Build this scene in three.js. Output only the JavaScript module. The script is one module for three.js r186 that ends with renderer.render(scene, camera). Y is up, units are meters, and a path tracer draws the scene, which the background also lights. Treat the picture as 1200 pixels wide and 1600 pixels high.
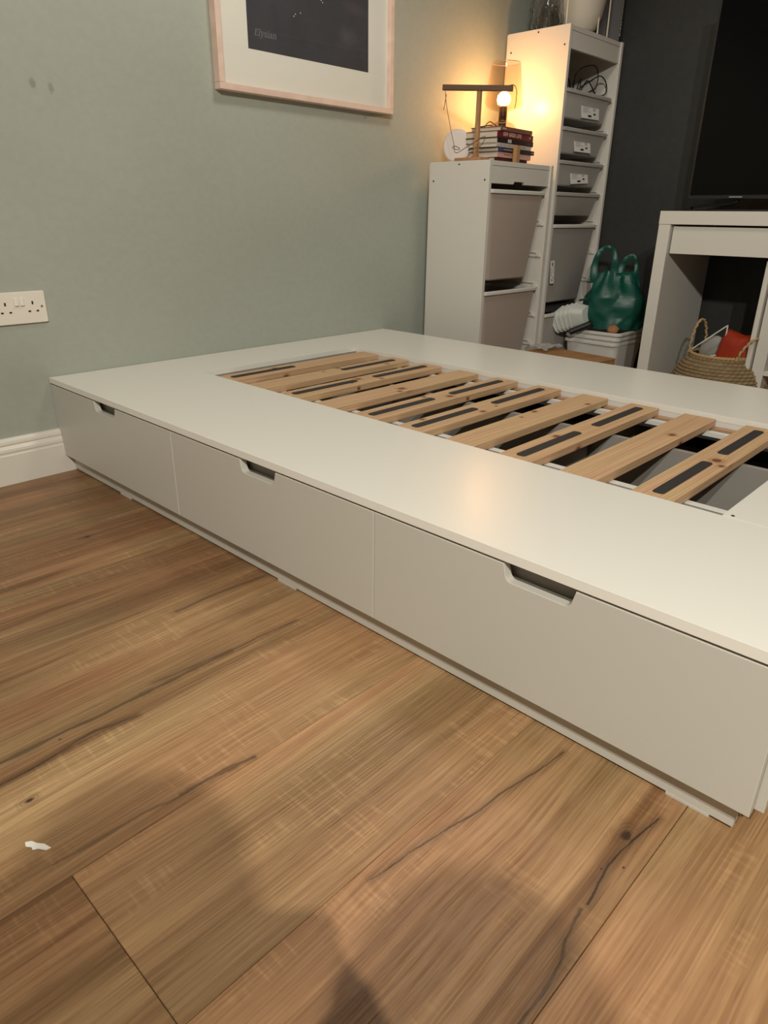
import * as THREE from 'three';
import { RoundedBoxGeometry } from 'three/addons/geometries/RoundedBoxGeometry.js';
import { mergeGeometries, toCreasedNormals } from 'three/addons/utils/BufferGeometryUtils.js';
import { MarchingCubes } from 'three/addons/objects/MarchingCubes.js';

// ---------------------------------------------------------------- camera, lights, exposure
const scene = new THREE.Scene();
scene.background = new THREE.Color(0x000000);
const V = (x, y, z) => new THREE.Vector3(x, y, z);
const CAM = V(2.1212, 0.7437, 0.7868), YAW = 0.7605, PITCH = 0.406, ROLL = 0.0126, FOCAL = 1083.6;
const camera = new THREE.PerspectiveCamera(2 * Math.atan(800 / FOCAL) * 180 / Math.PI, 1200 / 1600, 0.02, 40);
camera.position.copy(CAM);
camera.lookAt(CAM.clone().add(V(-Math.sin(YAW) * Math.cos(PITCH), -Math.sin(PITCH), -Math.cos(YAW) * Math.cos(PITCH))));
camera.rotateZ(ROLL);
camera.updateMatrixWorld(true);
const renderer = new THREE.WebGLRenderer({ antialias: true });
renderer.toneMapping = THREE.LinearToneMapping;
renderer.toneMappingExposure = 1.0;
renderer.shadowMap.enabled = true;
const CEIL_COLOR = new THREE.Color().setRGB(1, 0.97, 0.87), CEIL_POWER = 9.7;     // warm white pendants under metal shades
const CEIL_LIGHTS = [[3.07, 2.2, 1.38, 1.45], [2.715, 2.2, 1.54, 1.25], [0.95, 2.20, -0.85, 0.27]];   // x, y, z, share of the power
const LAMP_COLOR = new THREE.Color().setRGB(1, 0.53, 0.18), LAMP_POWER = 0.42;    // the glass table lamp
const LAMP_AT = V(0.157, 1.180, -1.975);

// ---------------------------------------------------------------- helpers
function rng(seed) { let a = seed >>> 0; return () => { a = (a + 0x6D2B79F5) >>> 0; let t = a; t = Math.imul(t ^ (t >>> 15), t | 1); t ^= t + Math.imul(t ^ (t >>> 7), t | 61); return ((t ^ (t >>> 14)) >>> 0) / 4294967296; }; }
function hash(x, y, s) { let h = Math.imul(x | 0, 374761393) ^ Math.imul(y | 0, 668265263) ^ Math.imul(s | 0, 974711); h = Math.imul(h ^ (h >>> 13), 1274126177); return ((h ^ (h >>> 16)) >>> 0) / 4294967296; }
function noise(x, y, s = 0) {
  const xi = Math.floor(x), yi = Math.floor(y); let u = x - xi, v = y - yi; u = u * u * (3 - 2 * u); v = v * v * (3 - 2 * v);
  const a = hash(xi, yi, s), b = hash(xi + 1, yi, s), c = hash(xi, yi + 1, s), d = hash(xi + 1, yi + 1, s);
  return a + (b - a) * u + (c - a) * v + (a - b - c + d) * u * v;
}
const clamp = (v, a = 0, b = 1) => Math.min(b, Math.max(a, v));
const sstep = (a, b, v) => { const t = clamp((v - a) / (b - a)); return t * t * (3 - 2 * t); };
const srgb = (r, g, b) => new THREE.Color(`rgb(${r},${g},${b})`);
function std(color, roughness = 0.5, extra = {}) { return new THREE.MeshStandardMaterial({ color, roughness, metalness: 0, ...extra }); }
function phys(color, roughness = 0.5, extra = {}) { return new THREE.MeshPhysicalMaterial({ color, roughness, metalness: 0, ...extra }); }
function dataTex(w, h, fn, colour = true) {
  const d = new Uint8Array(w * h * 4), o = [0, 0, 0];
  for (let y = 0; y < h; y++) for (let x = 0; x < w; x++) { fn(x, y, o); const i = (y * w + x) * 4; d[i] = clamp(o[0], 0, 255); d[i + 1] = clamp(o[1], 0, 255); d[i + 2] = clamp(o[2], 0, 255); d[i + 3] = 255; }
  const t = new THREE.DataTexture(d, w, h); t.magFilter = THREE.LinearFilter; t.minFilter = THREE.LinearFilter; t.wrapS = t.wrapT = THREE.RepeatWrapping;
  if (colour) t.colorSpace = THREE.SRGBColorSpace; t.needsUpdate = true; return t;
}
function canvasTex(w, h, draw) {
  const c = document.createElement('canvas'); c.width = w; c.height = h; draw(c.getContext('2d'), w, h);
  const t = new THREE.CanvasTexture(c); t.colorSpace = THREE.SRGBColorSpace; t.needsUpdate = true; return t;
}
const used = {};
function numbered(n) { const k = used[n] = (used[n] ?? -1) + 1; return k ? `${n}_${String(k).padStart(3, '0')}` : n; }
function shadow(m) { m.castShadow = true; m.receiveShadow = true; return m; }
function tag(o, label, category, group) { o.userData.label = label; o.userData.category = category; if (group) o.userData.group = group; return o; }
function thing(name, label, category, [x, y, z] = [0, 0, 0], turn = 0, group) {
  const o = new THREE.Group(); o.name = numbered(name); o.position.set(x, y, z); o.rotation.y = turn; tag(o, label, category, group); scene.add(o); return o;
}
function part(name, geo, mat, parent, pos) {
  const m = shadow(new THREE.Mesh(Array.isArray(geo) ? merge(geo) : geo, mat)); m.name = name; if (pos) m.position.set(...pos); parent.add(m); return m;
}
function solo(name, geo, mat, label, category, group) { const m = part(numbered(name), geo, mat, scene); return tag(m, label, category, group); }
function struct(name, geo, mat) { const m = part(name, geo, mat, scene); m.userData.kind = 'structure'; return m; }
function merge(list) { return mergeGeometries(list.map((g) => { const q = g.index ? g.toNonIndexed() : g; for (const k of Object.keys(q.attributes)) if (!['position', 'normal', 'uv'].includes(k)) q.deleteAttribute(k); return q; })); }
function planarUV(g) {                                       // box-mapped uv in metres
  const q = g.index ? g.toNonIndexed() : g, p = q.attributes.position, n = q.attributes.normal, uv = new Float32Array(p.count * 2);
  for (let i = 0; i < p.count; i++) {
    const ax = Math.abs(n.getX(i)), ay = Math.abs(n.getY(i)), az = Math.abs(n.getZ(i));
    if (ay >= ax && ay >= az) { uv[2 * i] = p.getX(i); uv[2 * i + 1] = p.getZ(i); }
    else if (ax >= az) { uv[2 * i] = p.getZ(i); uv[2 * i + 1] = p.getY(i); }
    else { uv[2 * i] = p.getX(i); uv[2 * i + 1] = p.getY(i); }
  }
  q.setAttribute('uv', new THREE.BufferAttribute(uv, 2)); return q;
}
// box given by its low and high corner, rounded edges of radius r
function bx(x0, y0, z0, x1, y1, z1, r = 0.0015) {
  const w = x1 - x0, h = y1 - y0, d = z1 - z0, rr = Math.min(r, w * 0.45, h * 0.45, d * 0.45);
  const g = rr > 0 ? new RoundedBoxGeometry(w, h, d, 1, rr) : new THREE.BoxGeometry(w, h, d);
  g.translate((x0 + x1) / 2, (y0 + y1) / 2, (z0 + z1) / 2); return planarUV(g);
}
function tube(pts, r, seg = 40, rad = 8, closed = false) { return new THREE.TubeGeometry(new THREE.CatmullRomCurve3(pts.map((p) => V(...p)), closed, 'catmullrom', 0.5), seg, r, rad, closed); }
function rod(a, b, r, rad = 10) { const A = V(...a), B = V(...b), d = B.clone().sub(A); const g = new THREE.CylinderGeometry(r, r, d.length(), rad); g.applyQuaternion(new THREE.Quaternion().setFromUnitVectors(V(0, 1, 0), d.clone().normalize())); g.translate(...A.add(B).multiplyScalar(0.5).toArray()); return g; }
function lathe(profile, seg = 48) { return new THREE.LatheGeometry(profile.map(([r, y]) => new THREE.Vector2(r, y)), seg); }
// rounded rectangle ring in the xz plane
function ring(w, d, r, y, n = 5, ox = 0, oz = 0) {
  const o = []; r = Math.min(r, w / 2 - 1e-4, d / 2 - 1e-4);
  for (const [cx, cz, a0] of [[w / 2 - r, d / 2 - r, 0], [-w / 2 + r, d / 2 - r, 90], [-w / 2 + r, -d / 2 + r, 180], [w / 2 - r, -d / 2 + r, 270]])
    for (let i = 0; i <= n; i++) { const a = (a0 + 90 * i / n) * Math.PI / 180; o.push([cx + r * Math.cos(a) + ox, y, cz + r * Math.sin(a) + oz]); }
  return o;
}
function loft(rings, capA = true, capB = true, crease = 0.6) {
  const pos = [], idx = [], n = rings[0].length;
  for (const r of rings) for (const p of r) pos.push(...p);
  for (let k = 0; k + 1 < rings.length; k++) for (let i = 0; i < n; i++) { const j = (i + 1) % n, a = k * n + i, b = k * n + j, c = a + n, d = b + n; idx.push(a, c, b, b, c, d); }
  const cap = (k, flip) => { const c = pos.length / 3; let x = 0, y = 0, z = 0; for (const p of rings[k]) { x += p[0] / n; y += p[1] / n; z += p[2] / n; } pos.push(x, y, z); for (let i = 0; i < n; i++) { const a = k * n + i, b = k * n + (i + 1) % n; flip ? idx.push(c, b, a) : idx.push(c, a, b); } };
  if (capA) cap(0, false); if (capB) cap(rings.length - 1, true);
  const g = new THREE.BufferGeometry(); g.setAttribute('position', new THREE.Float32BufferAttribute(pos, 3)); g.setIndex(idx); g.computeVertexNormals();
  return planarUV(toCreasedNormals(g, crease));
}
// open tray: tapered, with wall thickness t
function tray(wT, dT, wB, dB, h, r, t) {
  const f = (k) => { const a = k; return [wB + (wT - wB) * a, dB + (dT - dB) * a]; };
  const [w1, d1] = f(1), [wi, di] = f(t / h);
  return loft([ring(wB - 0.01, dB - 0.01, r, 0), ring(wB, dB, r, 0.005), ring(w1, d1, r, h), ring(w1 - 2 * t, d1 - 2 * t, r, h), ring(wi - 2 * t, di - 2 * t, r, t)]);
}
function rimRing(w, d, r, y, hh, out, t) { return loft([ring(w + out, d + out, r, y), ring(w + out, d + out, r, y + hh * 0.7), ring(w + out - 0.006, d + out - 0.006, r, y + hh), ring(w - 2 * t, d - 2 * t, r, y + hh), ring(w - 2 * t, d - 2 * t, r, y), ring(w + out, d + out, r, y)], false, false); }
function extrude(shape, depth, bevel = 0.001) { return new THREE.ExtrudeGeometry(shape, { depth: depth - 2 * bevel, bevelEnabled: bevel > 0, bevelThickness: bevel, bevelSize: bevel, bevelOffset: -bevel, bevelSegments: 2, curveSegments: 6 }).translate(0, 0, bevel); }
function poly(pts) { const s = new THREE.Shape(); pts.forEach(([x, y], i) => i ? s.lineTo(x, y) : s.moveTo(x, y)); s.closePath(); return s; }

// ---------------------------------------------------------------- materials
const M = {};
{
  const b = dataTex(256, 256, (x, y, o) => { const v = 128 + 60 * (noise(x / 3, y / 3, 3) - 0.5) + 60 * (noise(x / 9, y / 9, 4) - 0.5); o[0] = o[1] = o[2] = v; }, false); b.repeat.set(4, 4);
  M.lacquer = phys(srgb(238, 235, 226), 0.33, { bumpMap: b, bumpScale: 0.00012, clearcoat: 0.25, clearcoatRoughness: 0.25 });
  M.drawer = phys(srgb(199, 196, 186), 0.4, { bumpMap: b, bumpScale: 0.0001 });  // same white as lacquer, its colour darkened for the weaker light on upright faces
}
M.shelf = phys(srgb(213, 208, 199), 0.33, {});
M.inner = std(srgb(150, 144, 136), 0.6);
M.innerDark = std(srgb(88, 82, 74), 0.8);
M.white = std(srgb(222, 220, 214), 0.4);
M.steel = std(srgb(150, 148, 142), 0.45, { metalness: 0.3 });
M.black = std(srgb(22, 21, 20), 0.5);
M.dark = std(srgb(30, 28, 27), 0.7);
M.binClear = phys(srgb(205, 200, 194), 0.42, { transmission: 0.35, thickness: 0 });
M.binWhite = std(srgb(214, 211, 204), 0.4);

// pale oak floor boards: printed figure in metres (u across, v along), with the cracks and knots of the boards in view
function segDist(px, pz, L) { let m = 9; for (let i = 0; i + 1 < L.length; i++) { const [ax, az] = L[i], [bx_, bz] = L[i + 1], dx = bx_ - ax, dz = bz - az, t = clamp(((px - ax) * dx + (pz - az) * dz) / (dx * dx + dz * dz)); m = Math.min(m, Math.hypot(px - ax - t * dx, pz - az - t * dz)); } return m; }
const CRACKS = [
  { l: [[1.228, 0.70], [1.221, 0.618], [1.221, 0.565], [1.215, 0.515], [1.208, 0.472], [1.224, 0.411]], w: 0.0016, k: 0.75 },
  { l: [[1.702, 0.36], [1.708, 0.297], [1.719, 0.234], [1.727, 0.198], [1.736, 0.137], [1.747, 0.066], [1.754, 0.002]], w: 0.0016, k: 0.6 },
  { l: [[1.906, 0.205], [1.902, 0.174], [1.901, 0.144], [1.902, 0.104], [1.907, 0.053], [1.912, 0.023]], w: 0.0015, k: 0.85 },
  { l: [[1.904, 0.216], [1.91, 0.261], [1.92, 0.289], [1.924, 0.329], [1.925, 0.40]], w: 0.0024, k: 0.55 },
  { l: [[1.417, 0.45], [1.425, 0.38], [1.431, 0.336]], w: 0.006, k: 0.45 },
  { l: [[1.405, 0.62], [1.413, 0.5], [1.422, 0.42]], w: 0.004, k: 0.35 },
  { l: [[1.177, 0.62], [1.181, 0.4], [1.178, 0.2]], w: 0.006, k: 0.45 },
  { l: [[1.165, 0.35], [1.18, 0.15], [1.183, 0.05]], w: 0.002, k: 0.5 },
  { l: [[0.985, 0.2], [0.985, 0.052], [0.99, -0.02]], w: 0.003, k: 0.4 },
];
const KNOTS = [[1.894, 0.080, 0.011], [1.895, 0.149, 0.0022], [1.914, 0.128, 0.0022], [1.28, 0.60, 0.006], [0.52, 0.17, 0.008], [1.19, 0.52, 0.003]];
function plankTex(seed, W, L, X0, Z0, res, tone = hash(seed, 5, 77)) {
  const w = Math.round(W / res), h = Math.round(L / res), bump = new Uint8Array(w * h * 4);
  const near = X0 === null ? null : { c: CRACKS.filter((c) => c.l.some(([x]) => x > X0 - 0.01 && x < X0 + W + 0.01)), k: KNOTS.filter(([x]) => x > X0 - 0.02 && x < X0 + W + 0.02) };
  const t = dataTex(w, h, (i, j, o) => {
    const u = i * res, v = j * res;                       // metres across, along
    const wob = 0.016 * (noise(v * 2.2, u * 6, seed) - 0.5) + 0.005 * (noise(v * 7, u * 18, seed + 1) - 0.5);
    const uu = u + wob;
    const broad = noise(uu * 22, v * 1.3, seed + 2), mid = noise(uu * 70, v * 2.6, seed + 3), fine = noise(uu * 420, v * 11, seed + 4), pore = noise(uu * 900, v * 26, seed + 5);
    const blot = noise(u * 9, v * 3.2, seed + 6), red = noise(u * 14, v * 4, seed + 7);
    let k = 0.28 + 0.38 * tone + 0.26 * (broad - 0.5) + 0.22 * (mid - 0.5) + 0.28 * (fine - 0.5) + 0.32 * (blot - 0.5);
    if (pore > 0.70) k -= 0.5 * (pore - 0.70);
    const dk = noise(uu * 34, v * 1.0, seed + 12); k -= 0.26 * sstep(0.74, 0.95, dk);
    // pale saw marks, short strokes across the board, in patches
    const patch = sstep(0.58, 0.82, noise(u * 24, v * 8, seed + 8)), stroke = noise(u * 42 + v * 9, v * 260, seed + 9);
    if (stroke > 0.55) k += patch * (stroke - 0.55) * 0.44;
    let dark = 0;
    if (near) {
      const x = X0 + u, z = Z0 + v;
      const jx = 0.004 * (noise(z * 22, 3, 5) - 0.5) + 0.0010 * (noise(z * 160, 8, 6) - 0.5);
      for (const c of near.c) { const q = segDist(x + jx, z, c.l), ww = c.w * (0.5 + noise(z * 40, 1, 7)); dark = Math.max(dark, c.k * (1 - sstep(ww * 0.4, ww, q)), c.k * 0.35 * (1 - sstep(0, 0.014, q))); }
      for (const [kx, kz, kr] of near.k) { const q = Math.hypot((x - kx) * 1.2, (z - kz) * 0.75) * (0.85 + 0.4 * noise(x * 150, z * 120, 9)); dark = Math.max(dark, 0.85 * (1 - sstep(kr * 0.3, kr, q)), kr > 0.005 ? 0.32 * (1 - sstep(kr, kr * 3, q)) * (0.55 + 0.45 * Math.sin(q * 1500)) : 0); }
    }
    k = clamp(k, 0.05, 1.15);
    const r0 = 108 + 92 * k, g0 = 75 + 87 * k, b0 = 46 + 72 * k, rd = (red - 0.45) * 17;
    const m = 1 - dark;
    o[0] = (r0 + rd * 0.45) * m + 46 * dark; o[1] = (g0 - rd * 0.35) * m + 30 * dark; o[2] = (b0 - rd * 0.25) * m + 19 * dark;
    const q = (j * w + i) * 4, hb = clamp(128 + 120 * (fine - 0.5) + 110 * (pore - 0.5) - 110 * dark, 0, 255); bump[q] = bump[q + 1] = bump[q + 2] = hb; bump[q + 3] = 255;
  });
  const bt = new THREE.DataTexture(bump, w, h); bt.magFilter = THREE.LinearFilter; bt.minFilter = THREE.LinearFilter; bt.needsUpdate = true;
  return std(0xffffff, 0.43, { map: t, bumpMap: bt, bumpScale: 0.0011 });
}
function pineTex(seed, knots) {
  return dataTex(1024, 128, (i, j, o) => {
    const u = i / 1024 * 0.64, v = j / 128 * 0.08; let bend = 0.012 * (noise(u * 3, 4, seed) - 0.5), kn = 0, halo = 0;
    for (const [ku, kv, kr] of knots) { const d = Math.hypot((u - ku) * 0.8, v - kv); kn = Math.max(kn, 1 - sstep(kr * 0.75, kr, d)); halo = Math.max(halo, 1 - sstep(kr, kr * 2.2, d)); bend += Math.sign(v - kv) * -0.5 * kr * Math.exp(-((u - ku) ** 2) / (kr * kr * 6)) * Math.exp(-Math.abs(v - kv) / 0.02); }
    const g = v + bend, ringv = 0.5 + 0.5 * Math.sin(g * 900 + 5 * noise(u * 4, g * 60, seed + 1)), soft = noise(u * 6, g * 300, seed + 2), fine = noise(u * 60, g * 1800, seed + 3);
    let k = 0.72 + 0.18 * (ringv - 0.5) + 0.28 * (soft - 0.5) + 0.12 * (fine - 0.5);
    const pink = noise(u * 5, g * 70, seed + 4);
    o[0] = 150 + 74 * k; o[1] = 114 + 80 * k - 9 * pink; o[2] = 72 + 78 * k;
    const h = 0.35 * halo; o[0] *= 1 - 0.3 * h; o[1] *= 1 - 0.45 * h; o[2] *= 1 - 0.6 * h;
    if (kn > 0) { const d = 0.75 * kn; o[0] = o[0] * (1 - d) + 96 * d; o[1] = o[1] * (1 - d) + 54 * d; o[2] = o[2] * (1 - d) + 30 * d; }
  });
}

// ---------------------------------------------------------------- room shell
const RX = 5.0, RZ = 3.4, BZ = -2.61, CH = 2.42;
{
  const w = 2048, h = 1024;                               // sage paint over 6.2 x 2.5 m
  const t = dataTex(w, h, (x, y, o) => {
    const n = 5 * (noise(x / 90, y / 90, 21) - 0.5) + 4 * (noise(x / 5, y / 5, 22) - 0.5) + 2 * (noise(x / 2, y / 2, 23) - 0.5);
    o[0] = 164 + n; o[1] = 168 + n; o[2] = 157 + n;
    const Z = x / w * 6.2 - 2.7, Y = y / h * 2.5;
    for (const [sz, sy, r, k] of [[-0.094, 1.043, 0.012, 0.16], [-0.141, 1.040, 0.011, 0.13], [-1.314, 1.073, 0.004, 0.4]]) { const d = Math.hypot((Z - sz), (Y - sy) * 0.8) * (0.6 + 0.9 * noise(x / 3, y / 3, 31)); const q = 1 - k * (1 - sstep(r * 0.4, r, d)); o[0] *= q; o[1] *= q; o[2] *= q; }
  });
  const g = bx(-0.12, -0.05, BZ - 0.12, 0, CH, RZ, 0); const p = g.attributes.position, uv = g.attributes.uv;
  for (let i = 0; i < p.count; i++) uv.setXY(i, (p.getZ(i) + 2.7) / 6.2, p.getY(i) / 2.5);
  struct('wall_left', g, std(0xffffff, 0.62, { map: t }));
}
{
  const t = dataTex(256, 256, (x, y, o) => { const n = 5 * (noise(x / 5, y / 5, 51) - 0.5) + 5 * (noise(x / 40, y / 40, 52) - 0.5); o[0] = 48 + n; o[1] = 48 + n; o[2] = 46 + n; });
  struct('wall_back', bx(0, -0.05, BZ - 0.12, RX, CH, BZ, 0), std(0xffffff, 0.6, { map: t }));
}
const paint = std(srgb(92, 90, 86), 0.85);
struct('wall_right', bx(RX, -0.05, BZ - 0.12, RX + 0.12, CH, RZ, 0), paint);
struct('wall_front', bx(-0.12, -0.05, RZ, RX + 0.12, CH, RZ + 0.12, 0), paint);
struct('ceiling', bx(-0.12, CH, BZ - 0.12, RX + 0.12, CH + 0.1, RZ + 0.12, 0), std(srgb(205, 202, 196), 0.85));
const floor = struct('floor', bx(-0.12, -0.1, BZ - 0.12, RX + 0.12, -0.008, RZ + 0.12, 0), std(srgb(60, 44, 30), 0.9));
{                                                          // floor boards, laid towards the dark wall
  const PW = 0.2475, GAP = 0.0004, LEN = 1.55, T = 0.008, CB = 0.0008;
  const plankGeo = (x0, x1, z0, z1) => {
    const r = (dx, y) => [[x0 + dx, y, z0 + dx], [x0 + dx, y, z1 - dx], [x1 - dx, y, z1 - dx], [x1 - dx, y, z0 + dx]];
    const pos = [], idx = [], uv = []; const quad = (a, b, c, d) => { const n = pos.length / 3; for (const p of [a, b, c, d]) { pos.push(...p); uv.push((p[0] - x0) / (x1 - x0), (p[2] - z0) / LEN); } idx.push(n, n + 1, n + 2, n, n + 2, n + 3); };
    const A = r(0, -T), B = r(0, -CB), C = r(CB, 0);
    quad(C[0], C[1], C[2], C[3]);
    for (let i = 0; i < 4; i++) { const j = (i + 1) % 4; quad(B[i], B[j], C[j], C[i]); quad(A[i], A[j], B[j], B[i]); }
    const g = new THREE.BufferGeometry(); g.setAttribute('position', new THREE.Float32BufferAttribute(pos, 3)); g.setAttribute('uv', new THREE.Float32BufferAttribute(uv, 2)); g.setIndex(idx);
    const q = g.toNonIndexed(); q.computeVertexNormals();
    // make every face point outwards (up or away from the board)
    return q;
  };
  const spare = [0, 1, 2].map((i) => plankTex(300 + i, PW, LEN, null, 0, 0.0016));
  for (let k = -6; k < 15; k++) {
    const x0 = Math.max(0, 1.437 + PW * k) + GAP, x1 = Math.min(RX, 1.437 + PW * (k + 1)) - GAP; if (x1 - x0 < 0.02) continue;
    let z = k === 0 ? 0.611 : 0.95 + 0.45 * hash(k, 3, 8); while (z > BZ) z -= LEN;
    for (; z < RZ; z += LEN) {
      const z0 = Math.max(BZ, z) + GAP, z1 = Math.min(RZ, z + LEN) - GAP; if (z1 - z0 < 0.02) continue;
      const inView = k < 4 && z0 < 0.8 && z1 > -0.05;
      const m = inView ? plankTex(k * 13 + Math.round(z * 10) + 200, PW, LEN, 1.437 + PW * k, z0, 0.0009, k === 0 && z > 0.5 ? 0.25 : { '-6': 0.1, '-5': 0.0, '-4': 0.15, '-3': 0.2, '-2': 0.45, '-1': 0.6, 0: 0.75, 1: 0.85, 2: 0.9, 3: 0.7 }[k]) : spare[Math.abs(k * 7 + Math.round(z * 3)) % 3];  // tones drop towards the left wall: the light's falloff put into board colour
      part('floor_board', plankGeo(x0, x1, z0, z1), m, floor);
    }
  }
}
{                                                          // moulded skirting board, broken by the bed and shelving
  const s = poly([[0, 0], [0.019, 0], [0.019, 0.086], [0.0165, 0.0885], [0.0165, 0.093], [0.0185, 0.096], [0.0175, 0.104], [0.0125, 0.110], [0.010, 0.113], [0.0125, 0.117], [0.0125, 0.123], [0.0095, 0.129], [0.005, 0.133], [0, 0.134]]);
  const mk = (z0, z1) => { const g = new THREE.ExtrudeGeometry(s, { depth: z1 - z0, bevelEnabled: false }); g.translate(0, 0, z0); return toCreasedNormals(g, 0.5); };
  struct('baseboard_left', mk(-2.60, 3.38), std(srgb(222, 216, 204), 0.35));
}

// ---------------------------------------------------------------- ceiling pendants (out of frame, behind and above the camera) and their light
CEIL_LIGHTS.forEach(([x, y, z, share], i) => {
  const t = thing('pendant_light', ['black dome pendant hanging nearest the right wall', 'black dome pendant hanging nearest the front wall', 'black dome pendant hanging over the bed'][i], 'lamp', [x, y, z]);
  part('shade', lathe([[0.015, 0.10], [0.05, 0.095], [0.10, 0.07], [0.135, 0.03], [0.15, 0.004], [0.147, 0.002], [0.131, 0.028], [0.097, 0.066], [0.05, 0.089], [0.015, 0.094]], 40), M.dark, t);
  part('diffuser', new THREE.SphereGeometry(0.05, 24, 16).translate(0, 0.055, 0), std(0xfff2dd, 0.5, { emissive: CEIL_COLOR, emissiveIntensity: 6 * share + 1 }), t);
  part('cable', rod([0, 0.10, 0], [0, CH - y - 0.02, 0], 0.003), M.black, t);
  part('ceiling_rose', lathe([[0, CH - y - 0.03], [0.04, CH - y - 0.028], [0.05, CH - y - 0.001], [0, CH - y - 0.001]]), M.white, t);
  const l = new THREE.SpotLight(CEIL_COLOR, CEIL_POWER * share, 0, 1.5, 0.1, 2); l.castShadow = true; l.shadow.radius = i < 2 ? 0.8 : 8; l.name = 'pendant_glow'; t.add(l);
  l.position.set(0, -0.002, 0); l.target.position.set(0, -2, 0); l.target.name = 'aim'; t.add(l.target);
});

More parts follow.
